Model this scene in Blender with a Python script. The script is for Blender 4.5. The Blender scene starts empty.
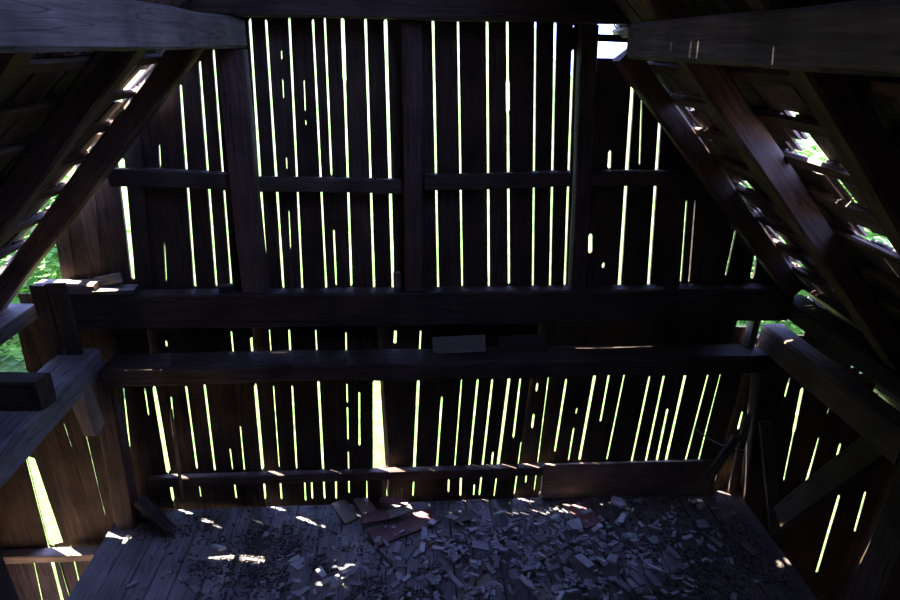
import bpy, bmesh, math, random
import numpy as np
from mathutils import Vector, Matrix, noise

random.seed(7)
rnd = random.Random(11)
scene = bpy.context.scene
COL = scene.collection
EYE = 4.04            # the camera stands this far above the loft deck (z = 0)
WY = 4.5              # inner face of the gable boards

# ------------------------------------------------------------------ camera
FPX = 591.0
PITCH, YAW, ROLL = [math.radians(v) for v in (23.17, 4.2, 1.0)]
fw = np.array([math.sin(YAW)*math.cos(PITCH), math.cos(YAW)*math.cos(PITCH), -math.sin(PITCH)])
r0 = np.array([math.cos(YAW), -math.sin(YAW), 0.0])
u0 = np.cross(r0, fw)
rt = r0*math.cos(ROLL) + u0*math.sin(ROLL)
up = u0*math.cos(ROLL) - r0*math.sin(ROLL)
cam = bpy.data.cameras.new('camera')
cam.sensor_width = 36.0
cam.lens = 36.0*FPX/900.0
cam.clip_start = 0.05
cam.clip_end = 400
camo = bpy.data.objects.new('camera', cam)
COL.objects.link(camo)
M = Matrix(((rt[0], up[0], -fw[0], 0), (rt[1], up[1], -fw[1], 0), (rt[2], up[2], -fw[2], EYE), (0, 0, 0, 1)))
camo.matrix_world = M
scene.camera = camo


# a sight line measured in the photograph meets a plane of the real place
def ray(x, y):
    return fw*FPX + rt*(x-450.0) - up*(y-300.0)
def P(x, y, Y=WY):
    d = ray(x, y); p = d*Y/d[1]
    return Vector((p[0], p[1], p[2]+EYE))
def PX(x, y, X):
    d = ray(x, y); p = d*X/d[0]
    return Vector((p[0], p[1], p[2]+EYE))
def PZ(x, y, z=0.0):
    d = ray(x, y); p = d*(z-EYE)/d[2]
    return Vector((p[0], p[1], p[2]+EYE))


# ------------------------------------------------------------------ roof geometry
RC, RHALF, RTAN = 0.03, 1.55, 1.06           # |X-RC| = RHALF - (z-EYE)/RTAN is the upper side of the rafters
def roof_z(X):
    return EYE + (RHALF - abs(X-RC))*RTAN
def roof_pt(x, y, side):
    # sight line meets the slope; side -1 left, +1 right
    d = ray(x, y)
    # z = EYE + (RHALF - side*(X-RC))*RTAN ; X = t d0, z = EYE + t d2
    t = (RHALF + side*RC)*RTAN/(d[2] + side*d[0]*RTAN)
    p = d*t
    return Vector((p[0], p[1], p[2]+EYE))


# ------------------------------------------------------------------ materials
def nt(name):
    m = bpy.data.materials.new(name); m.use_nodes = True
    n = m.node_tree.nodes; l = m.node_tree.links
    n.clear()
    out = n.new('ShaderNodeOutputMaterial')
    b = n.new('ShaderNodeBsdfPrincipled')
    l.new(b.outputs[0], out.inputs[0])
    return m, n, l, b
def ramp(n, stops):
    r = n.new('ShaderNodeValToRGB')
    els = r.color_ramp.elements
    while len(els) > 1: els.remove(els[0])
    els[0].position = stops[0][0]; els[0].color = (*stops[0][1], 1)
    for p, c in stops[1:]:
        e = els.new(p); e.color = (*c, 1)
    return r
def wood(name, dark, light, axis='X', tone=False, rough=0.75, freq=22.0, crack=True, spec=0.25):
    m, n, l, b = nt(name)
    tc = n.new('ShaderNodeTexCoord')
    mp = n.new('ShaderNodeMapping')
    lo = 1.1
    mp.inputs['Scale'].default_value = {'X': (lo, freq, freq), 'Y': (freq, lo, freq), 'Z': (freq, freq, lo)}[axis]
    l.new(tc.outputs['Object'], mp.inputs['Vector'])
    ns = n.new('ShaderNodeTexNoise'); ns.inputs['Scale'].default_value = 2.2; ns.inputs['Detail'].default_value = 7
    ns.inputs['Roughness'].default_value = 0.65
    l.new(mp.outputs[0], ns.inputs['Vector'])
    rp = ramp(n, [(0.3, dark), (0.72, light)])
    l.new(ns.outputs['Fac'], rp.inputs[0])
    # weather blotches
    nb = n.new('ShaderNodeTexNoise'); nb.inputs['Scale'].default_value = 3.5; nb.inputs['Detail'].default_value = 4
    l.new(tc.outputs['Object'], nb.inputs['Vector'])
    rb = ramp(n, [(0.3, (0.55, 0.53, 0.52)), (0.7, (1.15, 1.12, 1.1))])
    l.new(nb.outputs['Fac'], rb.inputs[0])
    mx = n.new('ShaderNodeMix'); mx.data_type = 'RGBA'; mx.blend_type = 'MULTIPLY'; mx.inputs['Factor'].default_value = 1
    l.new(rp.outputs[0], mx.inputs['A']); l.new(rb.outputs[0], mx.inputs['B'])
    col = mx.outputs['Result']
    if crack:
        mc = n.new('ShaderNodeMapping')
        mc.inputs['Scale'].default_value = {'X': (.45, 9, 9), 'Y': (9, .45, 9), 'Z': (9, 9, .45)}[axis]
        l.new(tc.outputs['Object'], mc.inputs['Vector'])
        nc = n.new('ShaderNodeTexNoise'); nc.inputs['Scale'].default_value = 1.6; nc.inputs['Detail'].default_value = 2
        l.new(mc.outputs[0], nc.inputs['Vector'])
        rc = ramp(n, [(0.485, (1, 1, 1)), (0.5, (.22, .2, .18)), (0.515, (1, 1, 1))])
        l.new(nc.outputs['Fac'], rc.inputs[0])
        m2 = n.new('ShaderNodeMix'); m2.data_type = 'RGBA'; m2.blend_type = 'MULTIPLY'; m2.inputs['Factor'].default_value = .8
        l.new(col, m2.inputs['A']); l.new(rc.outputs[0], m2.inputs['B'])
        col = m2.outputs['Result']
    m3 = n.new('ShaderNodeMix'); m3.data_type = 'RGBA'; m3.blend_type = 'MULTIPLY'; m3.inputs['Factor'].default_value = 1
    l.new(col, m3.inputs['A'])
    if tone:
        at = n.new('ShaderNodeAttribute'); at.attribute_name = 'tone'
        l.new(at.outputs['Fac'], m3.inputs['B'])
    else:
        oi = n.new('ShaderNodeObjectInfo')
        mr = n.new('ShaderNodeMapRange'); mr.inputs['To Min'].default_value = .75; mr.inputs['To Max'].default_value = 1.2
        l.new(oi.outputs['Random'], mr.inputs['Value'])
        l.new(mr.outputs[0], m3.inputs['B'])
    l.new(m3.outputs['Result'], b.inputs['Base Color'])
    b.inputs['Roughness'].default_value = rough
    b.inputs['Specular IOR Level'].default_value = spec
    bp = n.new('ShaderNodeBump'); bp.inputs['Strength'].default_value = .35; bp.inputs['Distance'].default_value = .01
    l.new(ns.outputs['Fac'], bp.inputs['Height']); l.new(bp.outputs[0], b.inputs['Normal'])
    return m

M_WALL = wood('weathered_gable_boards', (.052, .036, .026), (.14, .097, .068), 'Z', tone=True)
M_ROOFWOOD = wood('split_shakes', (.11, .088, .07), (.32, .255, .2), 'Z', tone=True, crack=False)
M_DECK = wood('grey_deck_boards', (.2, .19, .195), (.42, .4, .41), 'Y', tone=True, rough=.6, spec=.4)
def soil_on(m):
    n = m.node_tree.nodes; l = m.node_tree.links
    b = [x for x in n if x.type == 'BSDF_PRINCIPLED'][0]
    src = b.inputs['Base Color'].links[0].from_socket
    tc = n.new('ShaderNodeTexCoord')
    n1 = n.new('ShaderNodeTexNoise'); n1.inputs['Scale'].default_value = 1.5; n1.inputs['Detail'].default_value = 9; n1.inputs['Roughness'].default_value = .7
    l.new(tc.outputs['Object'], n1.inputs['Vector'])
    sp = n.new('ShaderNodeSeparateXYZ'); l.new(tc.outputs['Object'], sp.inputs[0])
    mr = n.new('ShaderNodeMapRange'); mr.inputs['From Min'].default_value = -2.0; mr.inputs['From Max'].default_value = 3.0
    mr.inputs['To Min'].default_value = -.14; mr.inputs['To Max'].default_value = .16
    l.new(sp.outputs['X'], mr.inputs['Value'])
    ad = n.new('ShaderNodeMath'); ad.operation = 'ADD'
    l.new(n1.outputs['Fac'], ad.inputs[0]); l.new(mr.outputs[0], ad.inputs[1])
    rp = ramp(n, [(.48, (0, 0, 0)), (.6, (1, 1, 1))])
    l.new(ad.outputs[0], rp.inputs[0])
    mx = n.new('ShaderNodeMix'); mx.data_type = 'RGBA'
    mx.inputs['B'].default_value = (.1, .078, .066, 1)
    l.new(rp.outputs[0], mx.inputs['Factor']); l.new(src, mx.inputs['A'])
    l.new(mx.outputs['Result'], b.inputs['Base Color'])
soil_on(M_DECK)
M_BEAM = wood('hewn_grey_timber', (.105, .09, .078), (.28, .245, .215), 'X')
M_GREY = wood('pale_grey_hewn_timber', (.3, .29, .31), (.58, .56, .58), 'X')
M_DARK = wood('dark_brown_timber', (.05, .038, .031), (.135, .105, .083), 'X')  # dark brown timber, the darkest of the beam tones
M_POST = wood('brown_post_timber', (.075, .05, .042), (.18, .127, .105), 'X')
M_RAFTER = wood('brown_rafter_timber', (.1, .07, .05), (.26, .18, .125), 'X')
M_BATTEN = wood('pale_batten_timber', (.13, .09, .065), (.3, .22, .16), 'X', crack=False)
M_PALE = wood('pale_weathered_board', (.25, .21, .18), (.5, .44, .38), 'X', crack=False)
M_BROWNB = wood('light_brown_board', (.2, .15, .11), (.38, .3, .23), 'X', crack=False)
M_RED = wood('reddish_board', (.2, .1, .095), (.36, .2, .19), 'X', crack=False)
M_BARK = wood('tree_bark', (.06, .045, .03), (.16, .12, .08), 'Z', crack=False)

def fragments_mat():
    m, n, l, b = nt('grey_shingle_fragments')
    oi = n.new('ShaderNodeObjectInfo')
    rp = ramp(n, [(0, (.18, .17, .18)), (.3, (.48, .47, .49)), (.5, (.3, .26, .27)), (.75, (.6, .59, .61)), (1, (.8, .79, .8))])
    l.new(oi.outputs['Random'], rp.inputs[0])
    tc = n.new('ShaderNodeTexCoord')
    mp = n.new('ShaderNodeMapping'); mp.inputs['Scale'].default_value = (8, 60, 60)
    l.new(tc.outputs['Object'], mp.inputs[0])
    ns = n.new('ShaderNodeTexNoise'); ns.inputs['Scale'].default_value = 2; ns.inputs['Detail'].default_value = 5
    l.new(mp.outputs[0], ns.inputs['Vector'])
    rb = ramp(n, [(.3, (.6, .6, .6)), (.7, (1.1, 1.1, 1.1))])
    l.new(ns.outputs['Fac'], rb.inputs[0])
    mx = n.new('ShaderNodeMix'); mx.data_type = 'RGBA'; mx.blend_type = 'MULTIPLY'; mx.inputs['Factor'].default_value = 1
    l.new(rp.outputs[0], mx.inputs['A']); l.new(rb.outputs[0], mx.inputs['B'])
    l.new(mx.outputs['Result'], b.inputs['Base Color'])
    b.inputs['Roughness'].default_value = .6
    bp = n.new('ShaderNodeBump'); bp.inputs['Strength'].default_value = .3; bp.inputs['Distance'].default_value = .004
    l.new(ns.outputs['Fac'], bp.inputs['Height']); l.new(bp.outputs[0], b.inputs['Normal'])
    return m
M_FRAG = fragments_mat()

def chips_mat():
    m, n, l, b = nt('bark_and_wood_chips')
    at = n.new('ShaderNodeAttribute'); at.attribute_name = 'tone'
    rp = ramp(n, [(0, (.05, .04, .035)), (.6, (.13, .1, .085)), (1, (.3, .27, .25))])
    l.new(at.outputs['Fac'], rp.inputs[0]); l.new(rp.outputs[0], b.inputs['Base Color'])
    b.inputs['Roughness'].default_value = .8
    return m
M_CHIPS = chips_mat()

def leaf_mat():
    m, n, l, b = nt('sunlit_leaves')
    at = n.new('ShaderNodeAttribute'); at.attribute_name = 'tone'
    rp = ramp(n, [(0, (.04, .14, .02)), (.5, (.14, .33, .045)), (1, (.32, .52, .12))])
    l.new(at.outputs['Fac'], rp.inputs[0])
    l.new(rp.outputs[0], b.inputs['Base Color'])
    b.inputs['Roughness'].default_value = .5
    tr = n.new('ShaderNodeBsdfTranslucent'); l.new(rp.outputs[0], tr.inputs[0])
    mx = n.new('ShaderNodeMixShader'); mx.inputs[0].default_value = .45
    l.new(b.outputs[0], mx.inputs[1]); l.new(tr.outputs[0], mx.inputs[2])
    l.new(mx.outputs[0], [x for x in n if x.type == 'OUTPUT_MATERIAL'][0].inputs[0])
    return m
M_LEAF = leaf_mat()

def grass_mat():
    m, n, l, b = nt('sunny_meadow')
    tc = n.new('ShaderNodeTexCoord')
    n1 = n.new('ShaderNodeTexNoise'); n1.inputs['Scale'].default_value = 5.0; n1.inputs['Detail'].default_value = 8
    n1.inputs['Roughness'].default_value = .75
    l.new(tc.outputs['Object'], n1.inputs['Vector'])
    rp = ramp(n, [(.34, (.014, .04, .004)), (.46, (.05, .105, .009)), (.58, (.1, .165, .022)), (.7, (.3, .36, .16))])
    l.new(n1.outputs['Fac'], rp.inputs[0])
    # brown earth around and under the barn, added unseen for warm bounce light
    sp = n.new('ShaderNodeSeparateXYZ'); l.new(tc.outputs['Object'], sp.inputs[0])
    mr = n.new('ShaderNodeMapRange'); mr.inputs['From Min'].default_value = 4.1; mr.inputs['From Max'].default_value = 5.0
    mr.inputs['To Min'].default_value = 1; mr.inputs['To Max'].default_value = 0
    l.new(sp.outputs['Y'], mr.inputs['Value'])
    re_ = ramp(n, [(.3, (.2, .125, .07)), (.7, (.42, .29, .18))])
    l.new(n1.outputs['Fac'], re_.inputs[0])
    mx = n.new('ShaderNodeMix'); mx.data_type = 'RGBA'
    l.new(mr.outputs[0], mx.inputs['Factor']); l.new(rp.outputs[0], mx.inputs['A']); l.new(re_.outputs[0], mx.inputs['B'])
    l.new(mx.outputs['Result'], b.inputs['Base Color'])
    b.inputs['Roughness'].default_value = .9
    return m
M_GRASS = grass_mat()

def plain(name, c, rough=.7):
    m, n, l, b = nt(name)
    ns = n.new('ShaderNodeTexNoise'); ns.inputs['Scale'].default_value = 30
    rp = ramp(n, [(.3, tuple(v*.75 for v in c)), (.7, c)])
    l.new(ns.outputs['Fac'], rp.inputs[0]); l.new(rp.outputs[0], b.inputs['Base Color'])
    b.inputs['Roughness'].default_value = rough
    return m
M_WEB = plain('dusty_cobweb', (.75, .75, .75))
M_IRON = plain('rusty_iron', (.12, .08, .06), .6)


# ------------------------------------------------------------------ object helpers
def tag(o, label=None, cat=None, group=None, kind=None):
    if label: o['label'] = label
    if cat: o['category'] = cat
    if group: o['group'] = group
    if kind: o['kind'] = kind
    return o

def link_mesh(name, verts, faces, mat, tones=None, parent=None):
    me = bpy.data.meshes.new(name)
    me.from_pydata([tuple(v) for v in verts], [], faces)
    me.materials.append(mat)
    if tones is not None:
        a = me.attributes.new('tone', 'FLOAT', 'FACE')
        a.data.foreach_set('value', tones)
    me.update()
    o = bpy.data.objects.new(name, me)
    COL.objects.link(o)
    if parent: o.parent = parent
    return o

def frame(d, upv):
    x = Vector(d).normalized()
    z = Vector(upv) - x*Vector(upv).dot(x); z.normalize()
    y = z.cross(x)
    return Matrix(((x.x, y.x, z.x), (x.y, y.y, z.y), (x.z, y.z, z.z)))

def beam_mesh(L, w, h, wob=.006, seg=None, chamfer=.1, bend=0.0, taper=1.0, seed=None, waney=0.0):
    """hewn timber along local +X from the origin; w along Y, h along Z, centred on the axis"""
    seed = rnd.random()*500 if seed is None else seed
    n = seg or max(4, int(L/.12))
    c = min(w, h)*chamfer
    prof = [(-w/2+c, -h/2), (w/2-c, -h/2), (w/2, -h/2+c), (w/2, h/2-c), (w/2-c, h/2), (-w/2+c, h/2), (-w/2, h/2-c), (-w/2, -h/2+c)]
    vs, fs = [], []
    for i in range(n+1):
        t = i/n
        s = 1+(taper-1)*t
        bz = bend*math.sin(math.pi*t)
        for k, (py, pz) in enumerate(prof):
            q = Vector((t*L*1.6+seed, k*3.7, seed*.3))
            ny = noise.noise(q)*wob; nz = noise.noise(q+Vector((0, 17, 5)))*wob
            lo = waney*noise.noise(Vector((t*L*.9+seed, 3, 9))) if pz < 0 else 0
            vs.append((t*L + (noise.noise(q*2)*wob if i in (0, n) else 0), py*s+ny, pz*s+nz+bz+lo))
    for i in range(n):
        for k in range(8):
            a, b2 = i*8+k, i*8+(k+1) % 8
            fs.append((a, b2, b2+8, a+8))
    fs.append(tuple(range(7, -1, -1)))
    fs.append(tuple(n*8+k for k in range(8)))
    return vs, fs

def beam(name, p0, p1, w, h, mat, label=None, cat=None, group=None, upv=(0, 0, 1), parent=None, **kw):
    p0, p1 = Vector(p0), Vector(p1)
    d = p1-p0
    vs, fs = beam_mesh(d.length, w, h, **kw)
    R = frame(d, upv)
    o = link_mesh(name, vs, [f[::-1] for f in fs] if False else fs, mat)
    mw = Matrix.Translation(p0) @ R.to_4x4()
    if parent:
        o.parent = parent
        o.matrix_local = parent.matrix_local.inverted() @ mw
    else:
        o.matrix_local = mw
    tag(o, label, cat, group)
    return o

def peg(parent, p, d, r=.014, L=.05, name='wooden_peg', mat=None):
    """round peg head standing proud of a timber"""
    vs, fs = [], []
    for i, (t, rr) in enumerate(((0, r), (L*.8, r), (L, r*.6))):
        for k in range(8):
            a = k*math.pi/4
            vs.append((t, rr*math.cos(a), rr*math.sin(a)))
    for i in range(2):
        for k in range(8):
            a, b2 = i*8+k, i*8+(k+1) % 8
            fs.append((a, b2, b2+8, a+8))
    fs.append(tuple(range(16, 24))); fs.append(tuple(range(7, -1, -1)))
    o = link_mesh(name, vs, fs, mat or M_POST)
    R = frame(d, (0, 0, 1) if abs(Vector(d).normalized().z) < .9 else (0, 1, 0))
    o.parent = parent
    o.matrix_local = parent.matrix_local.inverted() @ (Matrix.Translation(Vector(p)) @ R.to_4x4())
    return o


# ------------------------------------------------------------------ gable wall boards
def make_boards(name, gaps, x_left, x_right, ztop_fn, zbot, thick, zmin_all, zmax_all, wscale=1.0, dz=.022, maxw=.2, lit=()):
    """Vertical boards between slits. A gap is (fn X(z), [(z0, z1, width)...])."""
    items = [(x_left, [], True)] + [(g[0], g[1], False) for g in gaps] + [(x_right, [], True)]
    zmid = .5*(zmin_all+zmax_all)
    items.sort(key=lambda g: g[0](zmid))
    # extra closed seams where a board would be too broad
    full = [items[0]]
    for a, b2 in zip(items, items[1:]):
        wdt = b2[0](zmid)-a[0](zmid)
        k = int(wdt//maxw)
        for j in range(1, k+1):
            f = j/(k+1)+rnd.uniform(-.06, .06)
            full.append(((lambda z, a=a, b2=b2, f=f: a[0](z)*(1-f)+b2[0](z)*f), [], False))
        full.append(b2)
    vs, fs, tones = [], [], []
    N = int((zmax_all-zmin_all)/dz)
    def halfw(g, z, sd):
        if g[2]: return 0.0
        w = -.045 if lit and z > EYE-2.55 else -.008      # boards lap wider behind the cross beams
        for z0, z1, W in g[1]:
            if z0 <= z <= z1:
                e = min(1.0, (z-z0)/.02+.6, (z1-z)/.02+.6)
                Wz = (W(z) if callable(W) else W)*wscale
                nz = noise.noise(Vector((sd, z*5, 1)))*.6+noise.noise(Vector((sd, z*22, 4)))*.5
                w = max(w, Wz*e+min(.0045, .4*Wz)*nz)
        return w/2
    off = .006
    for i in range(len(full)-1):
        ga, gb = full[i], full[i+1]
        if lit:
            if any(abs(ga[0](zmid)-q) < .018 for q in lit) and ga[1]: off = min(.046, off+.026)
            else: off = max(0.0, off-.004)
        else:
            off = .004*(i % 2) + rnd.uniform(0, .003)
        tone = rnd.uniform(.7, 1.25)
        xm = .5*(ga[0](zmid)+gb[0](zmid))
        base = len(vs)
        sa, sb = i*13.7, (i+1)*13.7
        tl = ztop_fn(ga[0](zmid)+.001, xm); tr = ztop_fn(gb[0](zmid)-.001, xm)
        if max(tl, tr) < zbot+.05: continue
        tl = max(tl, zbot+.03); tr = max(tr, zbot+.03)
        nn = max(3, int((max(tl, tr)-zbot)/dz))
        th = thick
        for j in range(nn+1):
            zl = zbot+(tl-zbot)*j/nn; zr = zbot+(tr-zbot)*j/nn
            xl = ga[0](zl)+halfw(ga, zl, sa); xr = gb[0](zr)-halfw(gb, zr, sb)
            if xr < xl+.004: xr = xl+.004
            y0 = WY+off+.003*noise.noise(Vector((i*3.1, zl*2, 0)))
            vs += [(xl, y0, zl), (xr, y0, zr), (xr, y0+th, zr), (xl, y0+th, zl)]
        for j in range(nn):
            b0 = base+j*4
            for k in range(4):
                fs.append((b0+k, b0+(k+1) % 4, b0+4+(k+1) % 4, b0+4+k)); tones.append(tone)
        fs.append((base+3, base+2, base+1, base)); tones.append(tone)
        e = base+nn*4
        fs.append((e, e+1, e+2, e+3)); tones.append(tone)
    return link_mesh(name, vs, fs, M_WALL, tones)

def px_w(x, y):
    return (P(x+.5, y)-P(x-.5, y)).length

def gap2(xa, ya, xb, yb, spans, thick, w, vertical=False):
    A, B = P(xa, ya), P(xb, yb)
    if vertical:
        fn = (lambda z, X=B.x: X)
    else:
        fn = (lambda z, A=A, B=B: A.x+(B.x-A.x)*(z-A.z)/(B.z-A.z))
    out = []
    for sp in spans:
        y0, y1 = sp[0], sp[1]
        ww = sp[2] if len(sp) > 2 else w
        za, zb = P(xa, y1).z, P(xa, y0).z
        comp = (thick+(.003 if (B.x > 3.3 and thick < .01) else 0))*abs(B.x)/WY
        if isinstance(ww, tuple):
            wt, wb = ww[0]*px_w(xa, ya)+comp, ww[1]*px_w(xb, yb)+comp
            out.append((za, zb, (lambda z, za=za, zb=zb, wt=wt, wb=wb: wb+(wt-wb)*(z-za)/(zb-za))))
        else:
            out.append((za, zb, ww*px_w(xb, yb)+comp))
    return (fn, out)

TU = .024
U = []
def u(xa, ya, xb, yb, w, *spans):
    U.append(gap2(xa, ya, xb, yb, spans or [(min(ya, yb), max(ya, yb)+3)], TU, w))
u(121, 166, 132.5, 277, 4, (158, 280, (8.5, 4.2)))
u(95, 195, 101, 275, 1, (196, 198))
u(158, 130, 166, 285, 1.2, (144, 168), (243, 283, .8))
u(180, 85, 194.5, 285, 1.9)
u(199, 60, 216, 285, 2.2)
u(213, 50, 231, 285, 1.6)
u(249.3, 18, 267, 287, 2.2)
u(265.5, 18, 283, 287, 2.3)
u(281, 50, 292, 285, .8, (50, 60), (78, 100), (158, 170), (210, 250, .7))
u(289, 18, 302, 287, 2.2)
u(312.5, 18, 326, 287, 2.0)
u(324.5, 18, 336, 286, 1.8, (18, 175), (230, 286))
u(342.3, 18, 351.3, 287, 3.2, (18, 80, 3.8), (80, 287, 2.6))
u(365.3, 18, 374, 287, 2.4)
u(385.3, 18, 393, 287, 3.3)
u(433, 18, 438.3, 290, 2.2)
u(458, 18, 462.3, 285, 2.0)
u(487.3, 18, 489, 285, 2.3)
u(507.5, 18, 509.2, 285, 2.3, (18, 80, 2.0), (80, 112, 3.6), (112, 285, 2.3))
u(535.7, 18, 533, 285, 1.9)
u(555.7, 18, 550.3, 285, 2.0)
u(574.2, 18, 565, 285, 2.0, (26, 29), (49, 285))
u(596, 60, 589.5, 285, 3, (234, 254, 4))
u(615.5, 60, 602.5, 285, 3, (150, 169, 3), (263, 268, 3))
u(633.5, 75, 619.5, 287, 2.8, (84, 287))
u(642, 97, 636, 287, 1, (97, 165, .9))
u(661, 110, 648.7, 287, 2.2, (121, 287))
u(688.5, 180, 681, 283, .5, (200, 283, .6))
u(697, 180, 689, 283, .5, (200, 283, .6))
u(738, 220, 726, 276, .7, (230, 276, .8))
u(757.5, 250, 752, 278, 3, (255, 278, 3))
u(303, 60, 312, 286, 1, (80, 112, .8), (120, 126))
xl_line = (lambda A, B: (lambda z: A.x+(B.x-A.x)*(z-A.z)/(B.z-A.z)))(P(57, 250), P(61, 272))
ZTOPU = EYE+1.62
HOLE_L, HOLE_R = P(588, 50).x, P(628, 50).x
def top_upper(X, xm):
    z = roof_z(X)+.02
    if -2.66 < xm < -2.28: z -= .26  # boards cut short behind the rafter to let sun in
    if HOLE_L < xm < HOLE_R: z = min(z, P(606, 58).z)
    return z
wu = make_boards('wall_back', U, xl_line, lambda z: 3.55, top_upper, EYE-1.87, TU, EYE-1.87, ZTOPU, wscale=.8)
tag(wu, 'upper gable wall of vertical weathered boards with daylight slits between them', kind='structure')

TL = .007
Lg = []
def g(xb, yb, w, *spans, **k):
    Lg.append(gap2(xb, yb, xb, yb, spans, TL, w, vertical=True))
def gl(xa, ya, xb, yb, w, *spans):
    Lg.append(gap2(xa, ya, xb, yb, spans, TL, w))
YE = 500
# left of the deck
gl(26, 462, 51.5, 547, 8, (461, 548, (15, 25)))
gl(63, 430, 100, 540, .6, (425, 450, .8))
gl(80, 420, 104, 520, .6, (415, 520, .7))
gl(98, 430, 112, 510, .6, (425, 505, .6))
gl(48, 549, 61, 600, 1.2, (549, 610, 1.3))
gl(68, 549, 80, 600, 1.2, (549, 610, 1.6))
gl(31, 549, 42, 600, .8, (549, 610, .8))
# behind the deck
gl(115, 340, 118.5, 355, 1.6, (338, 356))
gl(122.6, 391, 128.5, 447, 2, (389, 448))
gl(144.3, 391, 147.8, 415.5, 2, (389, 416))
gl(153.2, 391, 167.2, 472, 3, (389, 474, (2.8, 4.4)), (488, 502, 1.6))
gl(169.5, 398, 176, 470, 2, (341, 350, 2.4), (398, 426), (433, 470, 1.5))
gl(185.4, 391, 196, 470, 2.3, (388, 471), (489, 500, 1.5))
gl(204, 389, 213.9, 470, 2.7, (386, 472))
gl(215, 340, 232, 470, 1.6, (450, 471), (484, 501, 2))
gl(231.5, 340, 244, 471, 1.8, (331, 356, 1.8), (427, 472))
gl(250.3, 340, 262, 469, 2.6, (338, 355, 1.6), (386, 471), (484, 501, 1.5))
gl(269, 340, 278.5, 470, 1.2, (331, 354), (388, 471), (481, 503, 2.2))
gl(288.8, 340, 296, 470, 2.0, (331, 355), (388, 471))
gl(302, 440, 305, 500, 2, (478, 503))
gl(315.8, 340, 322.8, 470, 2.8, (331, 353, 1.5), (383, 471), (480, 501, 2.2))
gl(311, 478, 312, 500, 2.2, (480, 501))
gl(335.7, 478, 336, 500, 2.2, (480, 500))
gl(345.9, 340, 348.5, 470, 1.6, (331, 352, 1.3), (384, 403), (408, 440), (453, 470), (481, 494, 2))
gl(359, 340, 359.5, 470, 2.0, (392, 447))
gl(366.7, 478, 367, 500, 1.5, (480, 500, 1.2))
gl(377.8, 384, 381.5, 468, 8, (380, 469, (13, 23)))
gl(395.5, 331, 388, 480, 3, (331, 346, 3.2), (480, 498, 2.2))
gl(420.3, 340, 414.3, 469, 3.2, (331, 352, 1.8), (381, 470), (483, 497, 1.8))
gl(402, 478, 401.7, 500, 1.5, (488, 497))
gl(441.8, 400, 437, 467, 2.2, (398, 470))
gl(450, 440, 448.5, 490, 1.8, (479, 493))
gl(462.5, 368, 455, 464, 1.3, (380, 466))
gl(478.5, 372, 469.4, 464.5, 2.3, (379, 467))
gl(465.4, 340, 460.7, 485, 2, (330, 336, 1.5), (477, 496, 2.4))
gl(492.8, 375, 482.7, 465, 2.3, (379, 467), (476, 495, 2.2))
gl(475.5, 470, 474, 490, 1.6, (484, 495))
gl(493, 452, 491.7, 465, 2, (452, 466))
gl(511.5, 360, 497.8, 467, 3.3, (377, 468), (478, 495, 1.2))
gl(520.3, 379, 510, 466, 2, (378, 437))
gl(523, 430, 516.5, 480, 2, (442, 466), (476, 495, 2.5))
gl(538.5, 380, 529, 460, 1.8, (384, 392, 2.4), (416, 430, 2.3), (477, 485))
gl(551, 365, 536.5, 480, 1.9, (375, 465), (474, 493, 1.7))
gl(557, 330, 546, 480, 1.6, (329, 348, 1.3), (478, 485))
gl(568.5, 375, 555.5, 456, 2.2, (381, 454))
gl(575, 430, 569.5, 464, 2, (410, 416), (431, 463), (473, 478))
gl(598.5, 365, 581, 461, 2.9, (373, 463))
gl(612, 368, 596, 455, 1.8, (372, 424))
gl(627, 370, 608.5, 460, 1.3, (374, 462))
gl(652.5, 370, 633, 462, 1.9, (378, 464))
gl(667, 368, 647, 462, 1.9, (371, 464), (469, 488, 1.8))
gl(669.5, 405, 658, 460, 2, (410, 462))
gl(688.5, 365, 667, 460, 2.4, (369, 462))
gl(710.5, 368, 687, 458, 1.4, (371, 462))
gl(721.5, 375, 699.5, 460, 2.1, (371, 462))
gl(734, 408, 723, 452, 1.5, (417, 449), (468, 482, 2.5))
gl(744.5, 410, 739, 432, 2, (413, 431))
gl(735.5, 318, 729.5, 342, 2, (318, 342, 1.8))
gl(791.5, 376, 784, 405, .9, (379, 398))
gl(803, 388, 784.5, 480, 2.8, (389, 431), (431, 480, .6))
gl(831, 395, 826, 414, 3, (403, 415, 3.6))
gl(820.5, 435, 804, 491, 2.7, (437, 492))
gl(840.5, 443, 834.5, 466, 2.2, (444, 465))
gl(854.5, 440, 851, 455, 2.2, (441, 453))
gl(839, 496, 818, 568, 2.5, (495, 571))
gl(820, 513, 810, 536, 1, (512, 535, .9))
gl(866, 490, 854.5, 532, 1.8, (492, 531))
# slits whose right-hand board has warped outwards, so the sun slips in
LIT = [P(a_, b_).x for a_, b_ in ((51.5, 547), (167.2, 472), (176, 470), (262, 469), (381.5, 468), (455, 464), (482.7, 465), (497.8, 467), (516.5, 480), (536.5, 480), (569.5, 464), (581, 461), (608.5, 460), (687, 458), (723, 452))]
LZ = lambda y, x=400: P(x, y).z
XA, XB, XC = P(12, 372).x, P(38, 340).x, P(75, 340).x
XD, XE = P(731, 330).x, P(757, 330).x
XD2 = P(815, 330).x
def top_lower(X, xm):
    if xm < XA: return P(10, 400).z
    if xm < XB: return P(30, 320).z
    if xm < XD: return EYE-1.85
    if xm < XE: return P(743, 327).z
    if xm < XD2: return P(800, 337).z + .012*math.sin(xm*57)
    return min(EYE-2.1, roof_z(xm)+.09)
wl = make_boards('wall_back_lower', Lg, lambda z: -4.0, lambda z: 4.8, top_lower, EYE-6.3, TL, EYE-6.3, EYE-1.85, wscale=.74, lit=LIT)
tag(wl, 'lower gable wall of vertical boards with bright green slits behind the deck', kind='structure')


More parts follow.
